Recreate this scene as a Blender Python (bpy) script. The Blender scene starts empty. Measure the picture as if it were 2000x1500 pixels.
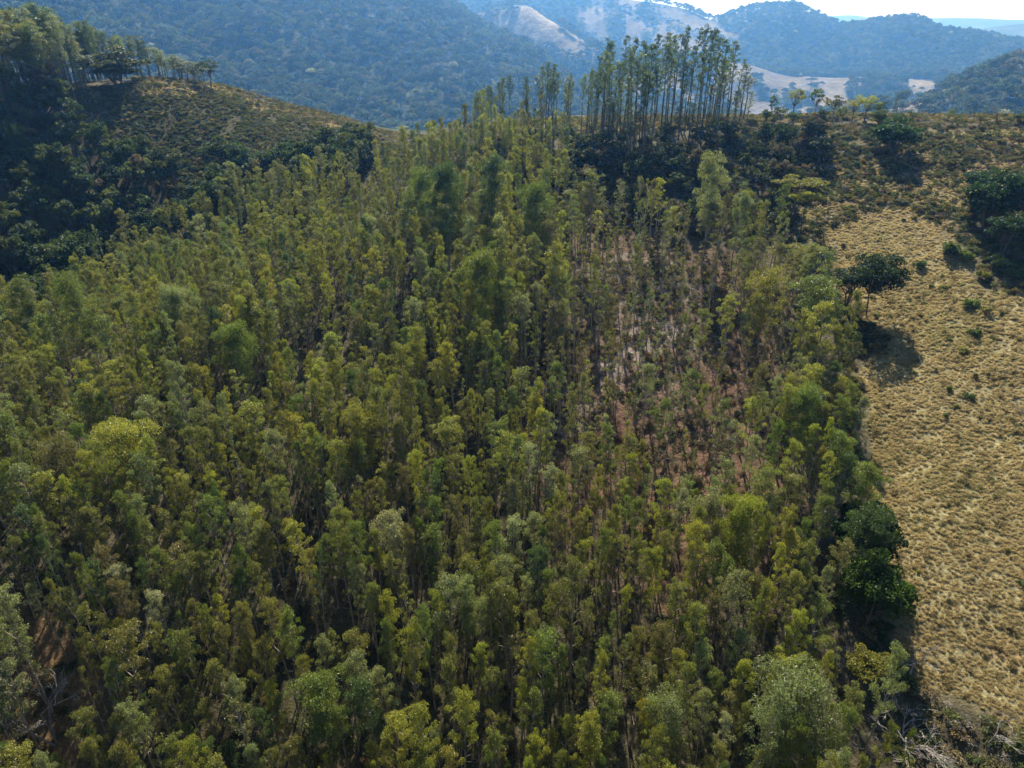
import bpy, math, random
import numpy as np
from mathutils import Vector

# ------------------------------------------------------------------ camera, world, sun, exposure
SC = bpy.context.scene
COL = SC.collection
CAMZ = 320.0                      # every height below is written relative to the drone, then lifted by this
PITCH = math.radians(27.36)
FPX = 1333.0                      # focal length in pixels of the 2000 px wide photograph
SUN_AZ = math.radians(2.0)        # measured from +Y (straight ahead) to the right
SUN_EL = math.radians(47.0)

cam_d = bpy.data.cameras.new('camera'); cam = bpy.data.objects.new('camera', cam_d); COL.objects.link(cam)
cam.location = (0, 0, CAMZ); cam.rotation_euler = (math.pi/2 - PITCH, 0, 0)
cam_d.sensor_width = 36.0; cam_d.lens = 36.0*FPX/2000.0
cam_d.clip_start = 1.0; cam_d.clip_end = 60000.0
SC.camera = cam

world = bpy.data.worlds.new('World'); SC.world = world; world.use_nodes = True
wn = world.node_tree; wn.nodes.clear()
sky = wn.nodes.new('ShaderNodeTexSky'); sky.sky_type = 'NISHITA'; sky.sun_disc = False
sky.sun_elevation = SUN_EL; sky.sun_rotation = SUN_AZ
sky.altitude = 800; sky.air_density = 1.0; sky.dust_density = 0.7; sky.ozone_density = 1.5
bg = wn.nodes.new('ShaderNodeBackground'); bg.inputs['Strength'].default_value = 0.057
wo = wn.nodes.new('ShaderNodeOutputWorld')
wn.links.new(sky.outputs[0], bg.inputs[0]); wn.links.new(bg.outputs[0], wo.inputs[0])

sd = bpy.data.lights.new('sun', 'SUN'); sun = bpy.data.objects.new('sun', sd); COL.objects.link(sun)
sd.energy = 5.0; sd.angle = math.radians(0.53); sd.color = (1.0, 0.95, 0.86)
to_sun = Vector((math.sin(SUN_AZ)*math.cos(SUN_EL), math.cos(SUN_AZ)*math.cos(SUN_EL), math.sin(SUN_EL)))
sun.rotation_euler = to_sun.to_track_quat('Z', 'Y').to_euler()
sun.location = (0, 0, CAMZ + 200)

SC.view_settings.view_transform = 'Standard'; SC.view_settings.look = 'None'
SC.view_settings.gamma = 1.0; SC.view_settings.use_curve_mapping = False
SC.view_settings.exposure = 1.22
cy = SC.cycles
cy.max_bounces = 5; cy.diffuse_bounces = 3; cy.glossy_bounces = 2; cy.transmission_bounces = 3
cy.volume_bounces = 1; cy.transparent_max_bounces = 8
cy.use_denoising = True; cy.denoiser = "OPENIMAGEDENOISE"; cy.denoising_input_passes = "RGB_ALBEDO_NORMAL"; cy.denoising_prefilter = "NONE"

HAZE_DENSITY = 2.05e-4
HAZE_COLOR = (0.17, 0.46, 1.0)

RNG = np.random.RandomState(7)
random.seed(7)

# ------------------------------------------------------------------ helpers
def tag(o, label=None, cat=None, group=None, kind=None):
    if label: o['label'] = label
    if cat: o['category'] = cat
    if group: o['group'] = group
    if kind: o['kind'] = kind
    return o

def mesh_np(name, V, F, mats=(), midx=None, smooth=False):
    """V (n,3); F a list of (m,k) int arrays."""
    me = bpy.data.meshes.new(name)
    V = np.asarray(V, np.float32)
    if not isinstance(F, (list, tuple)): F = [F]
    F = [np.asarray(f, np.int32) for f in F if len(f)]
    loops = np.concatenate([f.ravel() for f in F])
    tot = np.concatenate([np.full(len(f), f.shape[1], np.int32) for f in F])
    start = np.concatenate([[0], np.cumsum(tot)[:-1]]).astype(np.int32)
    me.vertices.add(len(V)); me.vertices.foreach_set('co', V.ravel())
    me.loops.add(len(loops)); me.loops.foreach_set('vertex_index', loops)
    me.polygons.add(len(tot)); me.polygons.foreach_set('loop_start', start)
    try: me.polygons.foreach_set('loop_total', tot)
    except Exception: pass
    for m in mats: me.materials.append(m)
    if midx is not None: me.polygons.foreach_set('material_index', np.asarray(midx, np.int32))
    me.polygons.foreach_set('use_smooth', np.full(len(tot), smooth, bool))
    me.update(calc_edges=True)
    return me

def link(name, me, parent=None):
    o = bpy.data.objects.new(name, me); COL.objects.link(o)
    if parent: o.parent = parent
    return o

def _hash(ix, iy, seed):
    h = (ix.astype(np.int64)*374761393 + iy.astype(np.int64)*668265263 + seed*1442695041) & 0x7fffffff
    h = ((h ^ (h >> 13))*1274126177) & 0x7fffffff
    h = (h ^ (h >> 16)) & 0xffffff
    return h/float(0xffffff)

def vnoise(x, y, seed=0):
    ix = np.floor(x); iy = np.floor(y); fx = x-ix; fy = y-iy
    fx = fx*fx*fx*(fx*(fx*6-15)+10); fy = fy*fy*fy*(fy*(fy*6-15)+10)
    a = _hash(ix, iy, seed); b = _hash(ix+1, iy, seed); c = _hash(ix, iy+1, seed); d = _hash(ix+1, iy+1, seed)
    return (a*(1-fx)+b*fx)*(1-fy) + (c*(1-fx)+d*fx)*fy

def fbm(x, y, octaves=4, seed=0, gain=0.5):
    s = np.zeros_like(np.asarray(x, float)); a = 1.0; t = 0
    for o in range(octaves):
        s = s + a*(vnoise(x*2**o+13.7*o, y*2**o+7.3*o, seed+o)-0.5); t += a; a *= gain
    return s/t*2.0      # about -1..1

def sm(a, b, x):
    t = np.clip((x-a)/(b-a), 0, 1); return t*t*(3-2*t)

# picture direction -> azimuth, slope (dz per horizontal metre)
def ray(px, py):
    a = (px-1000)/FPX; b = (750-py)/FPX
    x = a; y = math.cos(PITCH)+b*math.sin(PITCH); z = -math.sin(PITCH)+b*math.cos(PITCH)
    h = math.hypot(x, y)
    return math.atan2(x, y), z/h

def project(x, y, z):
    """world (z relative to the drone) -> photograph pixel, depth"""
    d = y*math.cos(PITCH) - z*math.sin(PITCH)
    u = y*math.sin(PITCH) + z*math.cos(PITCH)
    d = np.where(d < 1, 1, d)
    return 1000+FPX*x/d, 750-FPX*u/d, d

# ------------------------------------------------------------------ terrain: ridge and valley rings round the drone
D = math.radians
def ring_pix(pts):      # (px, py, r) the line as it is seen
    o = []
    for px, py, r in pts:
        th, s = ray(px, py); o.append((th, r, s*r))
    return sorted(o)
def ring_z(pts):        # (azimuth deg, r, z)
    return sorted((D(t), r, z) for t, r, z in pts)

RINGS = [
 ring_z([(-60,.1,-98),(0,.1,-98),(60,.1,-98)]),
 ring_z([(-60,48,-98),(-40,48,-95),(-20,48,-90),(0,48,-87),(20,48,-86),(40,48,-85),(60,48,-85)]),
 ring_z([(-60,118,-78),(-40,118,-73),(-25,118,-69),(-10,118,-65.5),(0,118,-64),(15,118,-64),(25,118,-63),(40,118,-62),(60,118,-62)]),
 ring_z([(-60,165,-74),(-42,165,-70),(-30,165,-66),(-20,165,-60),(-10,165,-53),(0,165,-49),(15,165,-48),(25,165,-47),(45,165,-46),(60,165,-46)]),
 ring_z([(-60,208,-70),(-42,208,-70),(-30,212,-66),(-22,210,-57),(-12,203,-46),(-5,200,-40),(3,198,-38),(12,198,-37),(30,198,-35),(45,198,-35),(60,198,-35)]),
 ring_pix([(-700,160,300),(-300,150,300),(0,178,300),(150,166,300),(250,157,305),(400,168,300),(550,213,290),(680,252,272),(750,283,258),
           (820,296,248),(900,282,238),(1000,262,232),(1200,246,235),(1400,241,240),(1600,239,240),(1800,238,242),(2000,236,245),(2300,238,250),(2900,240,250)]),
 ring_z([(-60,700,-85),(-35,720,-95),(-20,740,-108),(-10,740,-112),(0,700,-110),(20,560,-100),(35,540,-98),(60,540,-98)]),
 ring_pix([(-700,-420,1900),(-200,-330,1900),(200,-230,1850),(500,-170,1750),(700,-100,1650),(800,-50,1560),(874,0,1500),(909,28,1470),(954,58,1440),(1035,92,1380),
           (1100,150,1250),(1180,215,1080),(1300,245,900),(1450,250,860),(1600,240,850),(1700,218,860),(1770,203,860),(1825,187,870),(1867,171,880),(1912,150,900),
           (1965,129,920),(2010,123,930),(2200,90,950),(2900,60,960)]),
 ring_z([(-60,2150,60),(-30,2060,20),(-20,1960,0),(-12,1850,-40),(-6,1680,-90),(0,1540,-108),(8,1350,-121),(20,1350,-127),(30,1350,-124),(38,1400,-118),(60,1500,-100)]),
 ring_pix([(-700,-200,2250),(300,-100,2200),(600,10,2080),(800,30,1980),(920,26,1880),(965,12,1840),(1000,6,1810),(1024,3,1780),(1070,31,1700),(1122,63,1660),(1182,98,1620),(1250,118,1620),(1350,112,1640),
           (1450,120,1660),(1560,148,1680),(1700,150,1680),(1850,152,1680),(2000,150,1700),(2300,150,1700),(2900,150,1750)]),
 ring_z([(-60,2450,0),(-15,2300,-40),(-3,2040,-40),(2,1900,-58),(10,1880,-85),(20,1880,-92),(30,1880,-88),(38,1900,-88),(60,1950,-88)]),
 ring_pix([(-700,-200,2800),(300,-80,2700),(850,-35,2500),(1000,-28,2450),(1150,-16,2400),(1280,3,2400),(1338,14,2380),(1401,38,2320),(1440,22,2300),(1475,15,2280),(1541,10,2250),
           (1608,35,2230),(1650,52,2200),(1713,42,2200),(1783,37,2200),(1846,60,2200),(1912,66,2250),(2000,84,2300),(2200,110,2300),(2900,110,2300)]),
 ring_z([(-60,3200,-110),(0,3200,-120),(60,3200,-130)]),
 ring_pix([(-700,0,4300),(800,30,4300),(1300,60,4300),(1600,66,4300),(1750,64,4300),(1850,67,4300),(1895,58,4400),(1950,50,4400),(2000,46,4500),(2200,50,4500),(2900,50,4500)]),
 ring_z([(-60,5300,-110),(0,5300,-120),(60,5300,-120)]),
 ring_pix([(-700,20,6500),(800,30,6500),(1400,42,6500),(1560,40,6500),(1615,33,6500),(1660,31,6500),(1702,35,6500),(1755,34,6500),(1825,36,6500),(1900,35,6500),(2000,38,6500),(2200,34,6500),(2900,36,6500)]),
 ring_z([(-60,14000,-180),(0,14000,-190),(60,14000,-190)]),
]
FAR = 1.35      # the country beyond the first hidden valley
RINGS = RINGS[:6] + [[(t, r*FAR, z*FAR) for t, r, z in g] for g in RINGS[6:]]
def pchip(x, xp, yp):
    xp = np.asarray(xp, float); yp = np.asarray(yp, float)
    h = np.diff(xp); d = np.diff(yp)/h
    m = np.zeros(len(xp)); m[0] = 0; m[-1] = 0
    for i in range(1, len(xp)-1):
        if d[i-1]*d[i] > 0:
            w1 = 2*h[i]+h[i-1]; w2 = h[i]+2*h[i-1]; m[i] = (w1+w2)/(w1/d[i-1]+w2/d[i])
    x = np.clip(x, xp[0], xp[-1]); i = np.clip(np.searchsorted(xp, x, side='right')-1, 0, len(xp)-2)
    t = (x-xp[i])/h[i]; t2 = t*t; t3 = t2*t
    return (2*t3-3*t2+1)*yp[i]+(t3-2*t2+t)*h[i]*m[i]+(-2*t3+3*t2)*yp[i+1]+(t3-t2)*h[i]*m[i+1]

TG = np.radians(np.arange(-70, 70.01, 0.05))
RK = []; ZK = []
for ring in RINGS:
    t = [p[0] for p in ring]
    RK.append(pchip(TG, t, [p[1] for p in ring])); ZK.append(pchip(TG, t, [p[2] for p in ring]))
RK = np.array(RK); ZK = np.array(ZK)
# soften across azimuth so that the rings run as smooth spurs (narrow for the skylines)
ker = np.exp(-0.5*(np.arange(-12, 13)/5.0)**2); ker /= ker.sum()
for A in (RK, ZK):
    for k in range(len(A)):
        A[k] = np.convolve(np.pad(A[k], 12, mode='edge'), ker, 'valid')

def base_height(x, y):
    x = np.asarray(x, float); y = np.asarray(y, float)
    r = np.maximum(np.hypot(x, y), 0.2); th = np.arctan2(x, y)
    # behind the drone the country simply mirrors the front
    th = np.where(np.abs(th) > D(66), np.sign(th)*D(66)*(1-(np.abs(th)-D(66))/(math.pi-D(66))), th)
    f = (th-TG[0])/(TG[1]-TG[0]); i = np.clip(f.astype(int), 0, len(TG)-2); f = f-i
    Rk = RK[:, i]*(1-f)+RK[:, i+1]*f; Zk = ZK[:, i]*(1-f)+ZK[:, i+1]*f
    K = len(Rk)
    h = np.diff(Rk, axis=0); d = np.diff(Zk, axis=0)/h
    m = np.zeros_like(Zk)
    for k in range(1, K-1):
        same = d[k-1]*d[k] > 0
        w1 = 2*h[k]+h[k-1]; w2 = h[k]+2*h[k-1]
        with np.errstate(divide='ignore', invalid='ignore'):
            v = (w1+w2)/(w1/d[k-1]+w2/d[k])
        m[k] = np.where(same, v, 0)
    z = Zk[0].copy() if Zk.ndim > 1 else Zk[0]
    for k in range(K-1):
        msk = (r >= Rk[k]) & ((r < Rk[k+1]) | (k == K-2))
        t = np.clip((r-Rk[k])/h[k], 0, 1); t2 = t*t; t3 = t2*t
        v = (2*t3-3*t2+1)*Zk[k]+(t3-2*t2+t)*h[k]*m[k]+(-2*t3+3*t2)*Zk[k+1]+(t3-t2)*h[k]*m[k+1]
        z = np.where(msk, v, z)
    return z

def height(x, y):
    x = np.asarray(x, float); y = np.asarray(y, float)
    z = base_height(x, y); r = np.hypot(x, y)
    near = 1-sm(260, 420, r)
    z = z + near*(1.1*fbm(x/34, y/34, 3, 11) + 0.28*fbm(x/5.5, y/5.5, 2, 21))
    far = sm(330, 700, r)
    rid = 1-np.abs(fbm(x/260+3, y/260, 4, 31))*2
    th = np.abs(np.arctan2(x, y)); th = np.where(th > D(66), D(66)*(1-(th-D(66))/(math.pi-D(66))), th)*np.sign(x)
    for k in (7, 9, 11): far = far*(1-.8*np.exp(-((r-np.interp(th, TG, RK[k]))/175)**2))
    z = z - 6*sm(500, 1000, r)*(1-sm(3500, 4600, r))
    z = z + far*(1-sm(3100, 4800, r))*(17*rid-12 + 9*fbm(x/120, y/120, 3, 41))
    z = z + sm(3900, 7400, r)*(19*fbm(x/1300, y/1300, 4, 51))
    return z
def H1(x, y): return float(height(np.array([x]), np.array([y]))[0])

def hit_ground(px, py, rmin=30, rmax=420, h=0.0):
    """where the line of sight through a photograph pixel meets the ground (or a height h above it)"""
    th, s = ray(px, py)
    r = np.exp(np.linspace(math.log(rmin), math.log(rmax), 700))
    x = r*math.sin(th); y = r*math.cos(th)
    d = s*r-(height(x, y)+h)
    k = np.where(d <= 0)[0]
    if len(k) == 0: k = [int(np.argmin(d))]
    return float(x[k[0]]), float(y[k[0]])

# ------------------------------------------------------------------ land cover, laid out on the ground
def poly_world(pts, **kw): return np.array([hit_ground(a, b, **kw) for a, b in pts])
def inside(poly, x, y):
    x = np.asarray(x, float); y = np.asarray(y, float); c = np.zeros(x.shape, bool)
    n = len(poly); j = n-1
    for i in range(n):
        xi, yi = poly[i]; xj, yj = poly[j]
        if yi != yj:
            c ^= ((yi > y) != (yj > y)) & (x < (xj-xi)*(y-yi)/(yj-yi)+xi)
        j = i
    return c
def soft(poly, x, y, w, seed=5, n=8):
    """soft edged polygon mask: averages jittered tests"""
    r = np.random.RandomState(seed); s = 0
    wx = w*1.3*fbm(x/9.0, y/9.0, 2, 77); wy = w*1.3*fbm(x/9.0+31, y/9.0, 2, 78)
    for _ in range(n):
        a, b = r.normal(0, w*.5, 2); s = s+inside(poly, x+a+wx, y+b+wy)
    return s/float(n)

FIELD = poly_world([(1590,470),(1680,425),(1760,400),(1850,450),(1920,560),(2010,590),(2300,620),(3200,900),(3200,1700),(2300,1620),(2080,1480),(1960,1420),(1850,1370),
                    (1760,1330),(1730,1220),(1700,1100),(1690,960),(1670,860),(1672,760),(1690,690),(1660,600),(1600,530)])
PLANT = poly_world([(-900,690),(-300,660),(0,650),(110,645),(190,565),(330,485),(480,425),(600,392),(760,352),(880,320),(940,285),(1060,285),(1120,330),(1110,400),(1130,470),(1230,450),
                    (1400,470),(1510,510),(1560,590),(1600,660),(1640,780),(1640,870),(1645,960),(1655,1100),(1655,1230),(1655,1330),(1665,1420),(1700,1500),(1800,1800),(1500,2600),(-400,2600),(-1600,1500)], rmin=14)
SPARSE = poly_world([(1080,420),(1250,470),(1420,480),(1510,540),(1540,640),(1500,800),(1480,960),(1380,1080),(1240,1090),(1130,1010),(1040,880),(1030,760),(1100,640),(1120,520)])
SLASH = poly_world([(1120,520),(1270,500),(1400,560),(1400,680),(1300,740),(1200,760),(1150,850),(1060,880),(1030,800),(1110,720),(1150,640)])
REDSOIL = poly_world([(1130,700),(1280,650),(1440,720),(1500,850),(1530,1010),(1440,1130),(1280,1180),(1150,1060),(1120,880)])
LITTER_BL = poly_world([(0,1200),(110,1190),(200,1270),(190,1440),(100,1560),(-120,1560),(-130,1220)], rmin=14)
LHILL = poly_world([(150,175),(260,165),(420,176),(560,222),(680,260),(640,320),(560,360),(450,390),(340,380),(250,320),(180,270),(140,220)], rmin=190)
LHILLTOP = poly_world([(165,172),(260,161),(420,172),(560,216),(690,256),(680,266),(560,232),(420,192),(270,190),(190,205)], rmin=190)
SCRUB_R = poly_world([(1440,250),(1600,246),(1800,245),(2000,243),(2700,245),(2700,600),(2010,590),(1930,560),(1850,450),(1760,400),(1680,425),(1590,470),(1500,480),(1400,380)], rmin=120)
BROWN_R = poly_world([(1620,330),(1750,300),(1870,260),(2000,250),(2300,260),(2100,330),(1880,400),(1860,470),(1700,440),(1600,480),(1560,420)], rmin=120)

def C3(r, g, b): return np.array([r, g, b])
def ground_colour(x, y, z):
    r = np.hypot(x, y); n1 = fbm(x/7, y/7, 4, 61); n2 = fbm(x/2.2, y/2.2, 3, 62); n3 = fbm(x/28, y/28, 3, 63)
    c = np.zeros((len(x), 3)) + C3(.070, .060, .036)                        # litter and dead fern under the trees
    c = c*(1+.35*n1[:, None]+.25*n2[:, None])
    def mixin(c, m, col): return c*(1-m[:, None]) + col*m[:, None]
    near = r < 420
    P = lambda poly, w: np.where(near, soft(poly, x, y, w), 0.0)
    v = (1+.22*n1+.20*n2)[:, None]
    c = mixin(c, P(SCRUB_R, 5)*.9, C3(.085, .072, .040)*v)
    c = mixin(c, P(BROWN_R, 5)*.8, C3(.150, .112, .066)*v)
    c = mixin(c, P(LHILL, 4)*.8, C3(.075, .072, .034)*v)
    c = mixin(c, P(LHILLTOP, 3)*.8*sm(-.6, .2, n1), C3(.165, .140, .062)*v)
    c = mixin(c, P(SPARSE, 5)*.75, C3(.15, .095, .062)*v)
    c = mixin(c, P(REDSOIL, 6)*.85*sm(-.5, .3, n1), C3(.125, .072, .047)*v)
    c = mixin(c, P(SLASH, 4)*.75*sm(-.3, .4, n1+.3), C3(.22, .18, .15)*v)
    c = mixin(c, P(LITTER_BL, 3)*.6, C3(.20, .12, .058)*v)
    # crest of the near ridge: yellow grass
    px, py, d = project(x, y, z)
    th = np.arctan2(x, y)
    crest = np.interp(th, TG, RK[5])
    k = near*np.exp(-((r-crest+4)/12)**2)*sm(D(-4), D(2), th)
    c = mixin(c, k*.6*sm(-.5, .3, n1), C3(.17, .14, .058)*v)
    # pasture: straw with greener hollows, worn soil at a few spots
    f = np.where(y > 150, P(FIELD, 11), P(FIELD, 2.2))
    straw = C3(.245, .212, .110)*(1+.16*n1[:, None]+.20*n2[:, None]+.10*n3[:, None])
    green = C3(.19, .172, .085)*v
    g = sm(.05, .75, n3+.4*n2)[:, None]*.5
    c = mixin(c, f, straw*(1-g)+green*g)
    for (a, b, rad) in ((1965,1265,1.9),(1990,1282,1.6),(1735,985,1.0),(1835,1180,.7),(1955,1270,1.2)):
        gx, gy = hit_ground(a, b); q = np.exp(-(((x-gx)/rad)**2+((y-gy)/rad)**2))*near
        c = mixin(c, q*.55*sm(-.4, .3, n2), C3(.27, .12, .065)+0*c)
    # ---- the far country
    far = r >= 330
    nf = fbm(x/90, y/90, 4, 71); ng = fbm(x/300, y/300, 4, 72)
    forest = C3(.030, .042, .020)*(1+.5*nf[:, None])
    pas = C3(.150, .128, .094)*(1+.40*nf[:, None]+.25*ng[:, None]+.35*fbm(x/30, y/45, 3, 75)[:, None])
    pas = pas*(1+.35*(1-sm(1130, 1230, px)))[:, None]
    wood = np.ones(len(x))
    # pale pasture spur in the centre and valley pastures to the right of it
    R7 = np.interp(th, TG, RK[7]); R9 = np.interp(th, TG, RK[9]); R10 = np.interp(th, TG, RK[10]); R11 = np.interp(th, TG, RK[11])
    def blob(cx, cy, rx, ry, a=0, edge=.35):
        ca, sa = math.cos(D(a)), math.sin(D(a)); dx = (px-cx); dy = (py-cy)
        u = (dx*ca+dy*sa)/rx; w = (-dx*sa+dy*ca)/ry
        return 1-sm(1-edge, 1+edge, np.sqrt(u*u+w*w)+.35*nf)
    mid = (r > np.where(px < 1150, 2080, np.where((px > 1230) & (px < 1830), 1150, 1690))) & (r < R9+150)
    p = np.zeros(len(x))
    for b in ((1010,30,75,34,20),(1060,60,90,20,28),(950,48,45,16,5),(1120,95,80,16,20),(1500,150,95,34,14),(1560,185,75,32,8),(1455,190,60,40,0),
              (1700,178,75,26,4),(1800,150,60,12,10),(1470,110,60,26,30),(1640,150,50,10,0),(1885,158,45,9,8),(1560,210,140,20,0),(1030,35,125,38,25),(1250,130,110,40,10),(1330,170,120,40,0)):
        p = np.maximum(p, blob(*b)*mid)
    p = np.maximum(p, mid*sm(1405, 1450, px+20*nf)*sm(.0,.2, .25+.5*nf+.3))
    spur = mid*(px < 1195)*(1-sm(0, 14, py-(58+(px-940)*.22)-10*nf))
    p = np.maximum(p, spur)
    hi = (r >= R9+95) & (r < 3900)
    for b in ((1340,40,62,16,25),(1260,62,80,18,14),(1190,30,50,14,10),(1230,8,60,10,10),(1410,62,50,10,30),(1300,75,110,26,18),(1180,55,60,20,30)):
        p = np.maximum(p, blob(*b)*hi)
    midr = (r > 600) & (r < R7+40)
    p = np.maximum(p, blob(1790,205,120,9,-17)*midr)
    p = np.maximum(p, midr*(px > 1230)*(px < 1800)*.9)
    farp = (r > 3900)*sm(-.1, .35, nf)*.35
    p = np.maximum(p, farp)
    # tree lines and wooded gullies cut the pastures
    p = p*(1-sm(.10, .17, fbm(x/75+5, y/190, 4, 74)-.12)*.92*(1-.6*spur))
    cf = forest*(1-p[:, None]) + pas*p[:, None]
    w = sm(300, 345, r)[:, None]
    return np.clip(c*(1-w)+cf*w, .005, .8), p

def new_mat(name):
    m = bpy.data.materials.new(name); m.use_nodes = True; nt = m.node_tree; nt.nodes.clear()
    return m, nt, nt.nodes.new, nt.links.new

def ground_material(name, fine, coarse, strength, dist):
    m, nt, N, L = new_mat(name)
    out = N('ShaderNodeOutputMaterial'); b = N('ShaderNodeBsdfPrincipled')
    b.inputs['Roughness'].default_value = .95; b.inputs['Specular IOR Level'].default_value = .1
    at = N('ShaderNodeAttribute'); at.attribute_name = 'cover'
    geo = N('ShaderNodeNewGeometry')
    n1 = N('ShaderNodeTexNoise'); n1.inputs['Scale'].default_value = fine; n1.inputs['Detail'].default_value = 6; n1.inputs['Roughness'].default_value = .65
    n2 = N('ShaderNodeTexNoise'); n2.inputs['Scale'].default_value = coarse; n2.inputs['Detail'].default_value = 4
    L(geo.outputs['Position'], n1.inputs['Vector']); L(geo.outputs['Position'], n2.inputs['Vector'])
    r1 = N('ShaderNodeMapRange'); r1.inputs[1].default_value = .28; r1.inputs[2].default_value = .72; r1.inputs[3].default_value = .55; r1.inputs[4].default_value = 1.45
    L(n1.outputs['Fac'], r1.inputs[0])
    r2 = N('ShaderNodeMapRange'); r2.inputs[1].default_value = .3; r2.inputs[2].default_value = .7; r2.inputs[3].default_value = .8; r2.inputs[4].default_value = 1.2
    L(n2.outputs['Fac'], r2.inputs[0])
    mu = N('ShaderNodeMath'); mu.operation = 'MULTIPLY'; L(r1.outputs[0], mu.inputs[0]); L(r2.outputs[0], mu.inputs[1])
    vm = N('ShaderNodeVectorMath'); vm.operation = 'SCALE'; L(at.outputs['Color'], vm.inputs[0]); L(mu.outputs[0], vm.inputs['Scale'])
    L(vm.outputs[0], b.inputs['Base Color'])
    bp = N('ShaderNodeBump'); bp.inputs['Strength'].default_value = strength; bp.inputs['Distance'].default_value = dist
    L(n1.outputs['Fac'], bp.inputs['Height']); L(bp.outputs[0], b.inputs['Normal'])
    L(b.outputs[0], out.inputs[0])
    return m

th_f = np.arange(-60, 60.01, .2); th_b = np.concatenate([np.arange(-180, -60, 4.0), th_f, np.arange(64, 180, 4.0)])
TH = np.radians(th_b)
def sector(name, radii, mat):
    nT = len(TH); nR = len(radii)
    T, R = np.meshgrid(TH, radii); x = (R*np.sin(T)).ravel(); y = (R*np.cos(T)).ravel()
    z = np.zeros(len(x))
    for a in range(0, len(x), 60000): z[a:a+60000] = height(x[a:a+60000], y[a:a+60000])
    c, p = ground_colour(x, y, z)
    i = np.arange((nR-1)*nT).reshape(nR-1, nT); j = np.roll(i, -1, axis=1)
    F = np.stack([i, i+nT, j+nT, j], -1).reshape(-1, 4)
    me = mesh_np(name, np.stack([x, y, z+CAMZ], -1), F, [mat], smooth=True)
    ca = me.color_attributes.new('cover', 'FLOAT_COLOR', 'POINT')
    ca.data.foreach_set('color', np.concatenate([c, np.ones((len(c), 1))], 1).astype(np.float32).ravel())
    o = link(name, me); o['kind'] = 'structure'
    return o, z.max(), z.min()

g_near = ground_material('earth_and_grass', 1.6, .12, .9, .5)
g_far = ground_material('distant_country', .055, .006, 1.0, 6.0)
R_near = np.concatenate([[.5, 6, 12, 18, 24, 30], np.arange(34, 250, .8), np.arange(250, 331, 1.6)])
R_far = R_near[-1]*np.exp(np.linspace(0, math.log(18500/R_near[-1]), 330))
ground, zx, _ = sector('ground', R_near, g_near)
hills, zmax, zmin = sector('hills', R_far, g_far)
zmax = max(zx, zmax)

# ------------------------------------------------------------------ materials of the plants
def leaf_material(name, trans=.38, rough=.5, spec=.35, jitter=.35, tc=(1.7, 1.75, .7)):
    m, nt, N, L = new_mat(name)
    out = N('ShaderNodeOutputMaterial')
    at = N('ShaderNodeAttribute'); at.attribute_type = 'INSTANCER'; at.attribute_name = 'tint'
    lv = N('ShaderNodeAttribute'); lv.attribute_name = 'leafvar'
    mr = N('ShaderNodeMapRange'); mr.inputs[3].default_value = 1-jitter; mr.inputs[4].default_value = 1+jitter
    L(lv.outputs['Fac'], mr.inputs[0])
    sc = N('ShaderNodeVectorMath'); sc.operation = 'SCALE'; L(at.outputs['Vector'], sc.inputs[0]); L(mr.outputs[0], sc.inputs['Scale'])
    b = N('ShaderNodeBsdfPrincipled'); b.inputs['Roughness'].default_value = rough; b.inputs['Specular IOR Level'].default_value = spec
    L(sc.outputs[0], b.inputs['Base Color'])
    tr = N('ShaderNodeBsdfTranslucent')
    ty = N('ShaderNodeVectorMath'); ty.operation = 'MULTIPLY'; ty.inputs[1].default_value = tc
    L(sc.outputs[0], ty.inputs[0]); L(ty.outputs[0], tr.inputs['Color'])
    mx = N('ShaderNodeMixShader'); mx.inputs[0].default_value = trans
    L(b.outputs[0], mx.inputs[1]); L(tr.outputs[0], mx.inputs[2]); L(mx.outputs[0], out.inputs[0])
    return m
def bark_material(name, c1, c2, scale=1.4):
    m, nt, N, L = new_mat(name)
    out = N('ShaderNodeOutputMaterial'); b = N('ShaderNodeBsdfPrincipled'); b.inputs['Roughness'].default_value = .85
    tc = N('ShaderNodeTexCoord'); mp = N('ShaderNodeMapping'); mp.inputs['Scale'].default_value = (3, 3, .5)
    n = N('ShaderNodeTexNoise'); n.inputs['Scale'].default_value = scale; n.inputs['Detail'].default_value = 5
    r = N('ShaderNodeValToRGB'); r.color_ramp.elements[0].color = (*c1, 1); r.color_ramp.elements[1].color = (*c2, 1)
    r.color_ramp.elements[0].position = .35; r.color_ramp.elements[1].position = .65
    L(tc.outputs['Object'], mp.inputs[0]); L(mp.outputs[0], n.inputs['Vector']); L(n.outputs['Fac'], r.inputs[0]); L(r.outputs[0], b.inputs['Base Color'])
    bp = N('ShaderNodeBump'); bp.inputs['Strength'].default_value = .4; L(n.outputs['Fac'], bp.inputs['Height']); L(bp.outputs[0], b.inputs['Normal'])
    L(b.outputs[0], out.inputs[0])
    return m
M_leaf = leaf_material('eucalyptus_leaf', .33, .42, .5, .42, (1.55, 1.65, .7))
M_broad = leaf_material('broad_leaf', .32, .55, .25)
M_grass = leaf_material('dry_grass_blade', .50, .8, .1, .18, (1.25, 1.2, 1.0))
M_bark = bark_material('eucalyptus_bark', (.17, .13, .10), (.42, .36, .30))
M_tall = bark_material('tall_bark', (.075, .06, .048), (.20, .165, .135))  # darker bark for the tall trees of the groves
M_dark = bark_material('dark_bark', (.06, .048, .038), (.15, .125, .10))
M_grey = bark_material('dead_wood', (.17, .145, .125), (.36, .33, .30))

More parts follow.
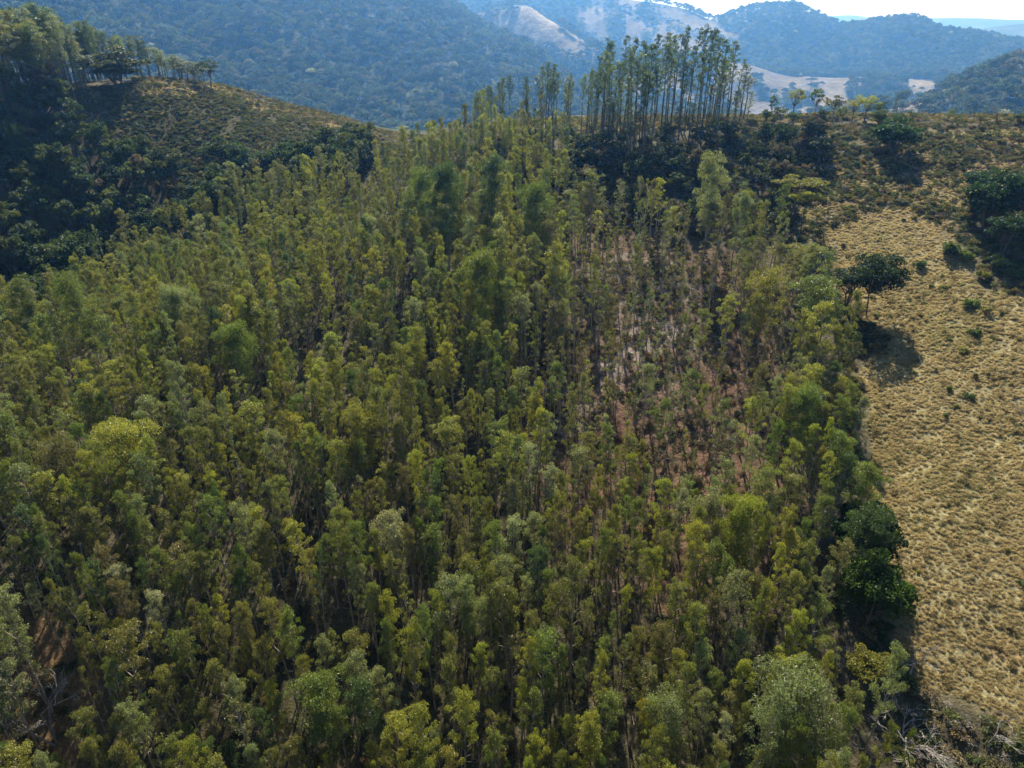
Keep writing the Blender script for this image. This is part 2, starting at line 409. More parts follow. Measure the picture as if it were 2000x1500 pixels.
# ------------------------------------------------------------------ plant geometry
class Geo:
    def __init__(s): s.V = []; s.F3 = []; s.F4 = []; s.M3 = []; s.M4 = []; s.var = []; s.n = 0
    def tube(s, pts, rad, sides=5, mi=0):
        pts = np.asarray(pts, float); n = len(pts)
        t = np.gradient(pts, axis=0); t /= np.linalg.norm(t, axis=1)[:, None]+1e-9
        ref = np.where(np.abs(t[:, 2:3]) > .9, np.array([[1., 0, 0]]), np.array([[0, 0, 1.]]))
        u = np.cross(t, ref); u /= np.linalg.norm(u, axis=1)[:, None]+1e-9; w = np.cross(t, u)
        a = np.arange(sides)*2*math.pi/sides
        ring = pts[:, None, :] + (np.cos(a)[None, :, None]*u[:, None, :]+np.sin(a)[None, :, None]*w[:, None, :])*np.asarray(rad)[:, None, None]
        i = np.arange((n-1)*sides).reshape(n-1, sides); j = np.roll(i, -1, 1)
        s.F4.append(np.stack([i, j, j+sides, i+sides], -1).reshape(-1, 4)+s.n); s.M4.append(np.full((n-1)*sides, mi))
        s.V.append(ring.reshape(-1, 3)); s.var.append(np.full(n*sides, .5)); s.n += n*sides
    def leaves(s, c, ax, L, W, rng, mi=1, tri=False):
        """diamond leaves, centre c, long axis ax"""
        n = len(c); ax = ax/(np.linalg.norm(ax, axis=1)[:, None]+1e-9)
        q = rng.normal(size=(n, 3)); sd = np.cross(ax, q); sd /= np.linalg.norm(sd, axis=1)[:, None]+1e-9
        L = np.asarray(L)*np.ones(n); W = np.asarray(W)*np.ones(n)
        up = np.cross(ax, sd)
        a = c-ax*L[:, None]/2; b = c+sd*W[:, None]/2+up*W[:, None]*.12; d = c+ax*L[:, None]/2; e = c-sd*W[:, None]/2+up*W[:, None]*.12
        v = rng.rand(n)
        if tri:
            s.V.append(np.stack([c+sd*W[:, None]/2, d+ax*L[:, None]/2, e], 1).reshape(-1, 3))
            s.F3.append(np.arange(n*3).reshape(n, 3)+s.n); s.M3.append(np.full(n, mi)); s.var.append(np.repeat(v, 3)); s.n += 3*n
        else:
            s.V.append(np.stack([a, b, d, e], 1).reshape(-1, 3))
            s.F4.append(np.arange(n*4).reshape(n, 4)+s.n); s.M4.append(np.full(n, mi)); s.var.append(np.repeat(v, 4)); s.n += 4*n
    def mesh(s, name, mats):
        F = []; M = []
        if s.F4: F.append(np.concatenate(s.F4)); M.append(np.concatenate(s.M4))
        if s.F3: F.append(np.concatenate(s.F3)); M.append(np.concatenate(s.M3))
        M = np.concatenate(M)
        if len(mats) == 1: M = np.zeros(len(M))
        me = mesh_np(name, np.concatenate(s.V), F, mats, M)
        at = me.attributes.new('leafvar', 'FLOAT', 'POINT'); at.data.foreach_set('value', np.concatenate(s.var).astype(np.float32))
        return me

def clump(g, c, rx, rz, n, rng, L, W, droop=.6, shell=.75, mi=1):
    """a spray of leaves: a dome with its leaves mostly on the upper skin"""
    d = rng.normal(size=(n, 3)); d /= np.linalg.norm(d, axis=1)[:, None]
    d[:, 2] = np.where(rng.rand(n) < .78, np.abs(d[:, 2]), d[:, 2]*.6)
    rad = np.where(rng.rand(n) < shell, rng.uniform(.8, 1.05, n), rng.rand(n)**.5)
    lump = 1+.22*np.sin(d[:, 0]*5+c[0]*3)*np.sin(d[:, 1]*5+c[1]*3)
    p = c+d*(rad*lump)[:, None]*np.array([rx, rx, rz])
    ax = rng.normal(size=(n, 3))*(1-droop*.5); ax[:, 2] -= droop; ax[:, :2] += d[:, :2]*.5
    g.leaves(p, ax, rng.uniform(.7, 1.3, n)*L, rng.uniform(.7, 1.3, n)*W, rng, mi)

def eucalypt(seed, H=15., cb=.42, W=2.0, nb=16, dens=1.0, L=.34, LW=.12, top=1.0, bend=.5, lower=4, clumpr=.62, wood_sides=5):
    """wood and leaves as two Geos: straight bole, rising limbs, sprays of hanging leaves at their ends"""
    rng = np.random.RandomState(seed); wood = Geo(); fol = Geo()
    az0 = rng.rand()*6.28; bx, by = math.cos(az0)*bend, math.sin(az0)*bend
    z = np.linspace(0, H*.96, 9); wob = rng.normal(0, .07, (9, 2)).cumsum(0)
    P = np.stack([bx*(z/H)**2+wob[:, 0], by*(z/H)**2+wob[:, 1], z-.0], -1); P[0, :2] = 0; P[0, 2] = -.6
    R0 = H*.0085+.02
    wood.tube(P, R0*np.linspace(1.15, .16, 9), wood_sides, 0)
    at = lambda f: np.array([np.interp(f*H*.96, z, P[:, k]) for k in range(3)])
    for i in range(nb):
        f = cb+(1-cb)*((i+.6*rng.rand())/nb)**.85*.97
        t = (f-cb)/(1-cb)
        prof = math.sin(math.pi*min(1, .16+t*.74))**.9
        ln = W*prof*rng.uniform(.65, 1.2)+.15
        a = i*2.4+rng.uniform(-.6, .6); el = math.radians(rng.uniform(32, 58)+14*t)
        s0 = at(f); dv = np.array([math.cos(a)*math.cos(el), math.sin(a)*math.cos(el), math.sin(el)])
        e = s0+dv*ln*1.25; m_ = s0+dv*ln*.6+np.array([0, 0, -.08*ln])
        r1 = R0*(.42-.22*t)
        wood.tube([s0, m_, e], [r1, r1*.7, r1*.25], 3, 0)
        for q, fr in enumerate((1.0, .62, .38)):
            if q == 2 and rng.rand() < .45: continue
            cc = s0+(e-s0)*fr+rng.normal(0, .18*W/2, 3)
            cr = clumpr*(W/2.0)**.6*rng.uniform(.65, 1.2)*(1 if q == 0 else .8)
            n = int(78*dens*(cr/.62)**2*rng.uniform(.6, 1.2)*(.6/ (L*1.75)))
            clump(fol, cc, cr, cr*rng.uniform(.7, 1.15), max(n, 8), rng, L, LW, .85, .55)
    tp = at(1.0)
    clump(fol, tp+np.array([0, 0, -.1]), clumpr*1.05*top*(W/2)**.6, clumpr*1.2*top, int(150*dens*.6/(L*1.75)), rng, L, LW, .7)
    for i in range(lower):      # a few sprays low on the bole, and dead stubs
        f = rng.uniform(cb*.45, cb); s0 = at(f); a = rng.rand()*6.28; ln = rng.uniform(.5, 1.6)
        e = s0+np.array([math.cos(a)*ln, math.sin(a)*ln, rng.uniform(-.2, .6)])
        wood.tube([s0, e], [R0*.25, R0*.07], 3, 0)
        if rng.rand() < .6: clump(fol, e, .35, .3, int(22*dens), rng, L, LW, .7)
    return wood, fol

def broadleaf(seed, H=9., R=3.6, dens=1.0, L=.38, LW=.24, flat=.75, stems=3, base=.3, nclump=42):
    rng = np.random.RandomState(seed); wood = Geo(); fol = Geo()
    cz = H*(base+(1-base)*.45); rz = H-cz
    for i in range(nclump):
        d = rng.normal(size=3); d /= np.linalg.norm(d); d[2] = abs(d[2]) if rng.rand() < .7 else d[2]*.55
        rr = rng.uniform(.52, 1.08) if rng.rand() < .8 else rng.uniform(.2, .6)
        c = np.array([d[0]*R*rr, d[1]*R*rr, cz+d[2]*rz*rr*(1.0 if d[2] > 0 else .8)])
        cr = R*.27*rng.uniform(.7, 1.3)
        clump(fol, c, cr, cr*flat, int(120*dens*(cr/1.0)**2*(.38/L)**1.5)+20, rng, L, LW, .3, .85)
        if i % 2 == 0:
            s = i % stems; sa = s*6.28/stems
            b0 = np.array([math.cos(sa)*.12*stems*.5, math.sin(sa)*.12*stems*.5, -.3])
            k = np.array([math.cos(sa)*R*.16, math.sin(sa)*R*.16, H*base])
            wood.tube([b0, k, (k+c)/2+rng.normal(0, .2, 3), c], [H*.018, H*.014, H*.008, H*.003], 4, 0)
    return wood, fol

def bush(seed, R=1.0, Hh=1.1, n=8, leafn=60, L=.2, LW=.13, droop=.3):
    rng = np.random.RandomState(seed); g = Geo()
    for i in range(n):
        a = rng.rand()*6.28; q = rng.rand()**.6*R*.7
        c = np.array([math.cos(a)*q, math.sin(a)*q, Hh*rng.uniform(.15, .62)*(1-.3*q/R)])
        cr = R*rng.uniform(.28, .48)
        clump(g, c, cr, cr*.85, leafn, rng, L, LW, droop, .8)
    for i in range(4):
        a = rng.rand()*6.28
        g.tube([(0, 0, -.15), (math.cos(a)*R*.5, math.sin(a)*R*.5, Hh*.6)], [.035, .012], 3, 0)
    return g

def bare(seed, H=7., spread=.55, depth=4, stems=1, r0=None):
    rng = np.random.RandomState(seed); g = Geo(); r0 = r0 or H*.014
    def grow(p, d, ln, r, k):
        d = d/np.linalg.norm(d); m_ = p+d*ln*.5+rng.normal(0, ln*.05, 3); e = p+d*ln+rng.normal(0, ln*.06, 3)
        g.tube([p, m_, e], [r, r*.82, r*.62], 4 if k > 2 else 3, 0)
        if k == 0: return
        for _ in range(3 if k > 1 else 4):
            v = d*rng.uniform(.6, 1.1)+rng.normal(0, spread, 3); v[2] = abs(v[2])*.7+.12
            q = rng.uniform(.55, 1.0); grow(p+(e-p)*q, v, ln*rng.uniform(.5, .8), r*.55, k-1)
    for s in range(stems):
        d = np.array([rng.normal(0, .25), rng.normal(0, .25), 1.0]) if stems > 1 else np.array([rng.normal(0, .08), rng.normal(0, .08), 1.0])
        grow(np.array([rng.normal(0, .15), rng.normal(0, .15), -.3]), d, H*.40, r0, depth)
    return g

def tussock(seed, R=.55, n=70, L=.55):
    rng = np.random.RandomState(seed); g = Geo()
    a = rng.rand(n)*6.28; q = rng.rand(n)**.6
    c = np.stack([np.cos(a)*q*R*.6, np.sin(a)*q*R*.6, .02+.10*(1-q)], -1)
    ax = np.stack([np.cos(a)*(.25+q*.9), np.sin(a)*(.25+q*.9), .95-q*.55], -1)+rng.normal(0, .18, (n, 3))
    g.leaves(c, ax, L*rng.uniform(.6, 1.2, n), .11*rng.uniform(.7, 1.4, n), rng, 1, tri=True)
    return g

def blob_crown(seed, R=4.5, n=9, leafn=46, L=1.1):
    """a rainforest crown as it looks from half a kilometre: several leafy domes on a stem"""
    rng = np.random.RandomState(seed); g = Geo()
    g.tube([(0, 0, -2), (.2, .1, R*1.3)], [.3, .15], 3, 0)
    for i in range(n):
        a = i*2.4+rng.rand(); q = (i/n)**.5*R*.72
        cr = R*rng.uniform(.28, .46)
        c = np.array([math.cos(a)*q, math.sin(a)*q, R*1.75-q*q/R*.75+rng.uniform(-.4, .5)])
        clump(g, c, cr, cr*.75, leafn, rng, L, L*.62, .2, .95)
    return g

# tints (base colours of foliage)
TINT = {
 'olive green':    (0.165, 0.164, 0.047),
 'yellow-green':   (0.232, 0.231, 0.044),
 'bright lime':    (0.268, 0.268, 0.041),
 'mid green':      (0.131, 0.163, 0.042),
 'dark green':     (0.071, 0.106, 0.036),
 'grey-green':     (0.187, 0.204, 0.100),
 'silvery green':  (0.260, 0.273, 0.174),
 'brownish olive': (0.144, 0.132, 0.052),
}
def tvar(t, rng, a=.16):
    b = 1+rng.uniform(-a, a); return [float(np.clip(c*b*(1+rng.uniform(-.06, .06)), .004, .8)) for c in t]

# plantation tree shapes: (wood Geo, leaf Geo, height, mean radius)
SPECS = []
for i in range(10):
    r_ = np.random.RandomState(100+i)
    H = 15.0
    SPECS.append(dict(seed=200+i, H=H, cb=r_.uniform(.38, .60), W=r_.uniform(1.35, 2.2), nb=int(r_.uniform(17, 24)), clumpr=.56, dens=r_.uniform(1.7, 2.1), L=.21, LW=.066, top=1.45, bend=r_.uniform(0, .9), lower=4))
BIGSPEC = [dict(b_, L=.27, LW=.088, dens=1.12) for b_ in (dict(seed=301, H=15., cb=.30, W=3.2, nb=26, dens=1.15, clumpr=.80, bend=.4, lower=3), dict(seed=302, H=15., cb=.34, W=2.9, nb=24, dens=1.15, clumpr=.82, bend=.8, lower=3),
           dict(seed=303, H=15., cb=.28, W=3.6, nb=30, dens=1.1, clumpr=.85, bend=.3, lower=2))]
SPARSESPEC = [dict(seed=320+i, H=15., cb=.34, W=1.25, nb=13, dens=1.15, clumpr=.50, bend=.8, lower=8, L=.21, LW=.066) for i in range(4)]
TALLSPEC = [dict(seed=340+i, H=30., cb=.50+.06*(i % 3), W=1.8+.5*(i % 3), nb=17, dens=1.0, clumpr=.66, L=.42, LW=.13, bend=.6+.5*(i % 4), lower=14) for i in range(7)]

def part_meshes(kind, spec):
    w, f = eucalypt(**spec)
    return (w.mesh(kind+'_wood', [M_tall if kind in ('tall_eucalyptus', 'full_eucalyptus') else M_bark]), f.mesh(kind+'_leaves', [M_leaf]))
def joined(kind, w, f, mats):
    g = Geo(); g.V = w.V+f.V; off = w.n
    g.F4 = w.F4+[a+off for a in f.F4]; g.F3 = w.F3+[a+off for a in f.F3]
    g.M4 = w.M4+f.M4; g.M3 = w.M3+f.M3; g.var = w.var+f.var
    return g.mesh(kind, mats)

EUC = [part_meshes('eucalyptus', s) for s in SPECS]
BIG = [part_meshes('large_eucalyptus', s) for s in BIGSPEC]
THIN = [part_meshes('thin_eucalyptus', s) for s in SPARSESPEC]
TALL = [part_meshes('tall_eucalyptus', s) for s in TALLSPEC]
FULL = [part_meshes('full_eucalyptus', dict(seed=370+i, H=30., cb=.42+.05*(i % 3), W=3.0, nb=22, dens=.8, clumpr=.80, L=.42, LW=.13, bend=1.2, lower=10)) for i in range(5)]

# ------------------------------------------------------------------ scatter of uncountable cover (geometry nodes instances)
def proto_collection(name, meshes):
    c = bpy.data.collections.new(name)
    for i, me in enumerate(meshes):
        c.objects.link(bpy.data.objects.new('%s_%02d' % (name, i), me))
    return c
def scatter(name, label, cat, coll, nproto, pos, rotz, scl, tint, tilt=None, idx=None, seed=1, group=None):
    n = len(pos); rng = np.random.RandomState(seed)
    me = bpy.data.meshes.new(name); me.vertices.add(n); me.vertices.foreach_set('co', np.asarray(pos, np.float32).ravel())
    rot = np.zeros((n, 3), np.float32); rot[:, 2] = rotz
    if tilt is not None: rot[:, :2] = rng.normal(0, tilt, (n, 2))
    scl = np.asarray(scl, np.float32); scl = np.repeat(scl[:, None], 3, 1) if scl.ndim == 1 else scl
    for nm, arr in (('rot', rot), ('scl', scl), ('tint', np.asarray(tint, np.float32))):
        at = me.attributes.new(nm, 'FLOAT_VECTOR', 'POINT'); at.data.foreach_set('vector', np.ascontiguousarray(arr).ravel())
    at = me.attributes.new('pick', 'INT', 'POINT')
    at.data.foreach_set('value', (rng.randint(0, nproto, n) if idx is None else np.asarray(idx)).astype(np.int32))
    ng = bpy.data.node_groups.new(name+'_nodes', 'GeometryNodeTree')
    ng.interface.new_socket('Geometry', in_out='INPUT', socket_type='NodeSocketGeometry')
    ng.interface.new_socket('Geometry', in_out='OUTPUT', socket_type='NodeSocketGeometry')
    N = ng.nodes.new; L = ng.links.new
    gi = N('NodeGroupInput'); go = N('NodeGroupOutput'); ip = N('GeometryNodeInstanceOnPoints'); ci = N('GeometryNodeCollectionInfo')
    ci.inputs['Collection'].default_value = coll; ci.inputs['Separate Children'].default_value = True; ci.inputs['Reset Children'].default_value = True
    def attr(nm, ty):
        a = N('GeometryNodeInputNamedAttribute'); a.data_type = ty; a.inputs['Name'].default_value = nm; return a.outputs['Attribute']
    L(gi.outputs[0], ip.inputs['Points']); L(ci.outputs[0], ip.inputs['Instance']); ip.inputs['Pick Instance'].default_value = True
    L(attr('pick', 'INT'), ip.inputs['Instance Index'])
    e2r = N('FunctionNodeEulerToRotation'); L(attr('rot', 'FLOAT_VECTOR'), e2r.inputs[0]); L(e2r.outputs[0], ip.inputs['Rotation'])
    L(attr('scl', 'FLOAT_VECTOR'), ip.inputs['Scale']); L(ip.outputs[0], go.inputs[0])
    o = link(name, me); md = o.modifiers.new('scatter', 'NODES'); md.node_group = ng
    tag(o, label, cat, group, 'stuff')
    return o

def tint_pick(names, probs, n, rng, a=.18):
    k = rng.choice(len(names), n, p=np.array(probs)/sum(probs)); T = np.array([TINT.get(q, q) if isinstance(q, str) else q for q in names])
    t = T[k]*rng.uniform(1-a, 1+a, (n, 1))*rng.uniform(.93, 1.07, (n, 3)); return t, k

# ------------------------------------------------------------------ things placed one by one
def eul(rz, tx=0, ty=0): return (tx, ty, rz)
def tree_thing(name, meshes, loc, scale, rz, tint, label, cat='tree', group=None, tilt=(0, 0), parts=('trunk', 'crown')):
    e = bpy.data.objects.new(name, None); COL.objects.link(e)
    e.empty_display_size = .5
    e.location = loc; e.rotation_euler = (tilt[0], tilt[1], rz)
    e.scale = scale if isinstance(scale, (tuple, list)) else (scale,)*3
    tag(e, label, cat, group)
    for p, me in zip(parts, meshes):
        if me is None: continue
        o = bpy.data.objects.new(p, me); COL.objects.link(o); o.parent = e
        if p != 'trunk': o['tint'] = [float(t) for t in tint]
    return e

# --- prominent plantation trees read from the photograph: crown top px, py, crown width px, tint, height m
PROM = [
 (1507,548,85,'yellow-green',15),(1605,563,120,'mid green',17),(1430,585,50,'yellow-green',14),(1660,655,55,'mid green',13),(1550,735,66,'yellow-green',15),
 (1585,778,72,'mid green',15),(1628,712,45,'dark green',15),(1478,785,62,'bright lime',13),(1413,788,66,'mid green',14),(1350,728,60,'mid green',13),
 (1295,785,56,'mid green',15),(965,838,66,'mid green',15),(1140,872,64,'grey-green',15),(1072,913,66,'silvery green',15),(1038,868,62,'silvery green',16),
 (1010,1020,66,'silvery green',15),(768,1020,84,'silvery green',16),(1450,993,82,'yellow-green',16),(1385,985,84,'grey-green',14),(1550,1043,64,'yellow-green',14),
 (1330,968,48,'silvery green',13),(400,930,52,'bright lime',14),(575,808,56,'yellow-green',15),(420,1172,60,'bright lime',14),(530,1345,52,'bright lime',13),
 (612,1342,130,'mid green',16),(1552,1342,150,'grey-green',17),(1310,1385,108,'grey-green',15),(1418,1400,66,'silvery green',13),(225,850,110,'yellow-green',16),
 (692,818,92,'yellow-green',16),(620,708,62,'yellow-green',15),(738,760,58,'mid green',15),(112,875,84,'brownish olive',15),(40,990,70,'dark green',14),
 (940,515,60,'mid green',20),(985,548,56,'mid green',18),(842,528,52,'mid green',16),(870,343,56,'dark green',21),(822,350,50,'mid green',19),(958,322,50,'dark green',22),
 (1052,376,50,'mid green',19),(1395,325,64,'grey-green',20),(1448,388,52,'grey-green',16),(1168,500,42,'brownish olive',14),(1190,582,44,'brownish olive',14),
 (238,1112,58,'silvery green',14),(300,1160,60,'silvery green',14),(70,1140,60,'grey-green',14),(1172,415,30,'bright lime',9),(1085,718,52,'mid green',15),
 (1380,612,50,'olive green',14),(1560,500,70,'olive green',12),(1250,868,46,'olive green',14),(1300,1055,56,'olive green',14),(1180,1000,50,'olive green',14),
 (620,865,60,'mid green',15),(835,545,40,'grey-green',16),(290,690,52,'yellow-green',16),(385,720,50,'yellow-green',14),(500,1090,60,'olive green',14),
 (690,1235,70,'olive green',15),(905,1060,58,'brownish olive',15),(1110,1130,54,'brownish olive',14),(850,1150,58,'yellow-green',14),(1240,1240,60,'brownish olive',14),
 (1070,1230,60,'grey-green',14),(960,1310,66,'olive green',14),(1440,1130,60,'grey-green',14),(1450,1230,62,'grey-green',14),(1620,980,60,'mid green',14),
 (1655,890,55,'dark green',13),(1660,790,50,'mid green',14),(860,640,40,'yellow-green',15),(455,650,60,'mid green',17),(130,560,60,'mid green',20),(40,560,56,'mid green',19),
 (345,575,60,'grey-green',16),(560,560,50,'grey-green',17),(660,1000,60,'olive green',15),(330,1000,60,'olive green',14),(160,1010,60,'brownish olive',15),
 (1690,930,84,'mid green',13),(1700,1010,84,'dark green',12),(1650,1060,70,'olive green',13),(1660,860,78,'mid green',13),(1600,1190,66,'mid green',13),(1615,1260,62,'olive green',12),(1625,1110,60,'grey-green',13),
 (720,1140,50,'mid green',14),(560,1210,56,'olive green',14),(880,890,50,'olive green',14),(790,930,50,'brownish olive',14),(800,1240,60,'olive green',14),
]
occupied = []
indiv = []       # (x, y, z, height, meshkey, tintname, hand placed?)
for px, py, w, tn, h in PROM:
    h = h*1.12
    x, y = hit_ground(px, py, h=h*.97)
    z = H1(x, y); _, _, dpt = project(x, y, z+h)
    wm = w*float(dpt)/FPX                    # crown width in metres
    indiv.append([x, y, z, h, wm, tn, True]); occupied.append((x, y, max(1.6, wm*.42)))
for a, b, rad in ((1690,1225,5.5),(1690,1275,4.5),(1672,1100,5),(1675,1145,4.5),(1692,622,5),(1692,660,5),(1652,602,4),(1665,1400,4),(1668,1450,3.5),(1545,560,4),(1540,590,3.5),(1625,1330,3.5)):
    gx_, gy_ = hit_ground(a, b); occupied.append((gx_, gy_, rad))
occ = np.array(occupied)

# --- the rest of the plantation: jittered planting rows
rng = np.random.RandomState(42)
sp_r, sp_c = 3.3, 2.7
gx, gy = np.meshgrid(np.arange(-260, 170, sp_c), np.arange(8, 262, sp_r)); gx = gx.ravel().astype(float); gy = gy.ravel().astype(float)
ang = D(9); x0 = gx*math.cos(ang)-gy*math.sin(ang); y0 = gx*math.sin(ang)+gy*math.cos(ang)
x0 = x0+rng.normal(0, .55, len(x0)); y0 = y0+rng.normal(0, .45, len(y0))
keep = inside(PLANT, x0, y0) & (np.hypot(x0, y0) > 14)
x0, y0 = x0[keep], y0[keep]
sparse = soft(SPARSE, x0, y0, 5); red = soft(REDSOIL, x0, y0, 5); slash = soft(SLASH, x0, y0, 4); lbl = soft(LITTER_BL, x0, y0, 3)
dn = fbm(x0/14, y0/14, 3, 91)
pk = 1-.28*sparse-.25*np.maximum(red*.8, slash)-.5*lbl
pk *= (1-.6*sm(.22, .5, dn))*.93
keep = rng.rand(len(x0)) < pk
x0, y0, sparse, red = x0[keep], y0[keep], sparse[keep], red[keep]
dmin = np.full(len(x0), 1e9)
for ox, oy, orad in occupied: dmin = np.minimum(dmin, np.hypot(x0-ox, y0-oy)-orad)
k = dmin > 0; x0, y0, sparse, red = x0[k], y0[k], sparse[k], red[k]
z0 = height(x0, y0)
hn = fbm(x0/22, y0/22, 3, 95)
thin = (rng.rand(len(x0)) < .15+.70*sparse)
hh = 16.4+2.8*hn+rng.normal(0, 2.3, len(x0))+(rng.rand(len(x0)) < .05)*3.5; hh = np.where(thin, hh*rng.uniform(.85, 1.05, len(x0)), hh)
hh = hh*(1-.20*sm(125, 195, np.hypot(x0, y0)))
hh = np.clip(hh*(1-.05*red), 8, 24)
names = ['olive green', 'yellow-green', 'mid green', 'grey-green', 'brownish olive', 'dark green', 'bright lime']
tn_n = fbm(x0/16, y0/16, 3, 97)
kidx = np.zeros(len(x0), int)
pxx, pyy, _d = project(x0, y0, z0+10)
for i in range(len(x0)):
    if pxx[i] < 560 and pyy[i] > 1020: p = (.40, .05, .20, .16, .14, .14, .0)  # darker tint mix puts the dimmer lower left corner into the leaf colour
    elif sparse[i] > .4: p = (.28, .06, .12, .24, .27, .03, .0)
    elif tn_n[i] > .15: p = (.32, .38, .14, .06, .04, .02, .04)
    elif tn_n[i] < -.2: p = (.36, .14, .20, .16, .08, .06, .0)
    else: p = (.42, .24, .16, .09, .05, .03, .01)
    kidx[i] = rng.choice(7, p=np.array(p)/sum(p))
px, py, dp = project(x0, y0, z0+hh*.8)
size = np.where((px > -20) & (px < 2020) & (py > -20) & (py < 1540), hh/dp, 0)
order = np.argsort(-size); N_IND = 300-len(indiv)
ind_i = order[:N_IND]; rest = np.ones(len(x0), bool); rest[ind_i] = False
for i in ind_i:
    indiv.append([x0[i], y0[i], z0[i], hh[i], None, names[kidx[i]], False, bool(thin[i])])

# zones that the labels speak of
def zone(px, py):
    c = ['far left', 'inner left', 'left of centre', 'right of centre', 'short of pasture', 'beside the pasture'][int(np.clip(px/1750*6, 0, 5))]
    r = ['far upslope', 'upslope', 'on the middle slope', 'on the lower slope', 'near the bottom edge', 'at the bottom edge'][int(np.clip((py-350)/1150*6, 0, 5))]
    return c, r
ORD = ['first', 'second', 'third', 'fourth', 'fifth', 'sixth', 'seventh', 'eighth', 'ninth', 'tenth', 'eleventh', 'twelfth']
ORDL = ORD+['thirteenth', 'fourteenth', 'fifteenth', 'sixteenth', 'seventeenth', 'eighteenth', 'nineteenth', 'twentieth']
def ordw(n):
    if n < 20: return ORDL[n]
    tens = {2: 'twenty', 3: 'thirty', 4: 'forty', 5: 'fifty', 6: 'sixty', 7: 'seventy', 8: 'eighty', 9: 'ninety'}[(n+1)//10]; u = (n+1) % 10
    return tens.replace('ty', 'tieth') if u == 0 else tens+'-'+ORD[u-1]
recs = []
for q in indiv:
    a, b, _ = project(q[0], q[1], q[2]+q[3]*.85); recs.append((float(a), float(b)))
sets = {}
for i, q in enumerate(indiv):
    big = (q[4] or 0) > 7
    c, r = zone(*recs[i]); key = (('broad ' if big else 'thin ' if (len(q) > 7 and q[7]) else '')+q[5], c, r)
    sets.setdefault(key, []).append(i)
lab = {}
for (d, c, r), ids in sets.items():
    ids.sort(key=lambda i: recs[i][0])
    for n, i in enumerate(ids):
        if len(ids) == 1: lab[i] = 'only %s eucalyptus %s, %s' % (d, r, c)
        else: lab[i] = '%s from left of the %s eucalypts %s, %s' % (ordw(n), d, r, c)
rng = np.random.RandomState(5)
for i, q in enumerate(indiv):
    x, y, z, h = q[:4]; t = tvar(TINT[q[5]], rng, .12)
    if q[6]:
        if q[4] > 5.6: me = BIG[i % 3]; sw = q[4]/6.8
        else: me = EUC[i % 10]; sw = min(1.5, q[4]/4.6)
        s = h/15.2; sc = (max(sw, s*.75), max(sw, s*.75), s)
    else:
        me = THIN[i % 4] if q[7] else EUC[rng.randint(10)]
        s = h/15.2; w = s*float(np.clip(rng.lognormal(-.34, .20), .5, 1.05)); sc = (w, w, s)
    tree_thing('eucalyptus_tree', me, (x, y, z+CAMZ), sc, rng.rand()*6.28, t, lab[i], 'tree', 'eucalyptus trees of the plantation', tilt=tuple(rng.normal(0, .035, 2)))

JE = [joined('eucalyptus', *eucalypt(**s), [M_bark, M_leaf]) for s in SPECS] + [joined('thin_eucalyptus', *eucalypt(**s), [M_bark, M_leaf]) for s in SPARSESPEC]
cE = proto_collection('plantation_source', JE)
R_ = rest; n = R_.sum(); rng = np.random.RandomState(8)
T = np.array([TINT[q] for q in names])[kidx[R_]]*rng.uniform(.84, 1.16, (n, 1))*rng.uniform(.94, 1.06, (n, 3))
s = hh[R_]/15.2; w = s*np.clip(rng.lognormal(-.27, .22, n), .5, 1.3)
scatter('eucalyptus_plantation', 'dense stand of young olive green eucalyptus covering the middle slope behind the nearest trees', 'forest', cE, 14,
        np.stack([x0[R_], y0[R_], z0[R_]+CAMZ], -1), rng.rand(n)*6.28, np.stack([w, w, s], -1), T, tilt=.038,
        idx=np.where(thin[R_], 10+rng.randint(0, 4, n), rng.randint(0, 10, n)))
print('plantation', len(indiv), n)

# --- tall eucalyptus grove on the ridge and the slim group left of it: crown top px, py and ground py
rng = np.random.RandomState(77)
def ridge_r(th): return float(np.interp(th, TG, RK[5]))
tall_list = []
top_line = [(1150,112),(1180,72),(1215,52),(1250,60),(1290,48),(1330,40),(1370,44),(1400,50),(1430,75),(1452,128)]
def grove(n, x_range, toplinef, depth, label_kind, grp, hvar=.22, tint_names=('mid green', 'dark green', 'dark green', 'dark green'), mind=2.0):
    out = []; tries = 0
    while len(out) < n and tries < 6000:
        tries += 1
        ppx = rng.uniform(*x_range); th = ray(ppx, 240)[0]
        r = ridge_r(th)+rng.uniform(*depth); x = r*math.sin(th); y = r*math.cos(th)
        if any(math.hypot(x-o[0], y-o[1]) < mind for o in out): continue
        z = H1(x, y); top = toplinef(ppx)
        s_ = ray(ppx, top)[1]; h = s_*r-z
        h *= 1-abs(rng.normal(0, hvar))
        if h < 6: continue
        out.append((x, y, z, h, ppx, tint_names[rng.randint(len(tint_names))], grp, label_kind))
    return out
tl = lambda ppx: float(np.interp(ppx, [a for a, b in top_line], [b for a, b in top_line]))
tall_list += grove(78, (1150, 1458), tl, (-30, 16), 'ridge grove', 'tall eucalyptus trees of the ridge grove', .30)
tall_list += grove(14, (1040, 1150), lambda p: float(np.interp(p, [1040, 1055, 1080, 1110, 1150], [100, 92, 125, 140, 128])), (-14, 8), 'clump beside the ridge grove', 'tall eucalyptus trees beside the ridge grove', .12)
tall_list += grove(13, (920, 1035), lambda p: float(np.interp(p, [920, 960, 975, 1035], [172, 160, 145, 140])), (-14, 4), 'slim row at the saddle', 'slim eucalyptus trees on the saddle', .10)
tall_list += grove(100, (-60, 190), lambda p: float(np.interp(p, [-60, 0, 60, 130, 160, 190], [0, 5, 15, 0, 20, 60])), (-20, 30), 'hilltop grove', 'tall eucalyptus trees of the hilltop grove', .14,
                   ('mid green', 'dark green', 'grey-green', 'olive green'))
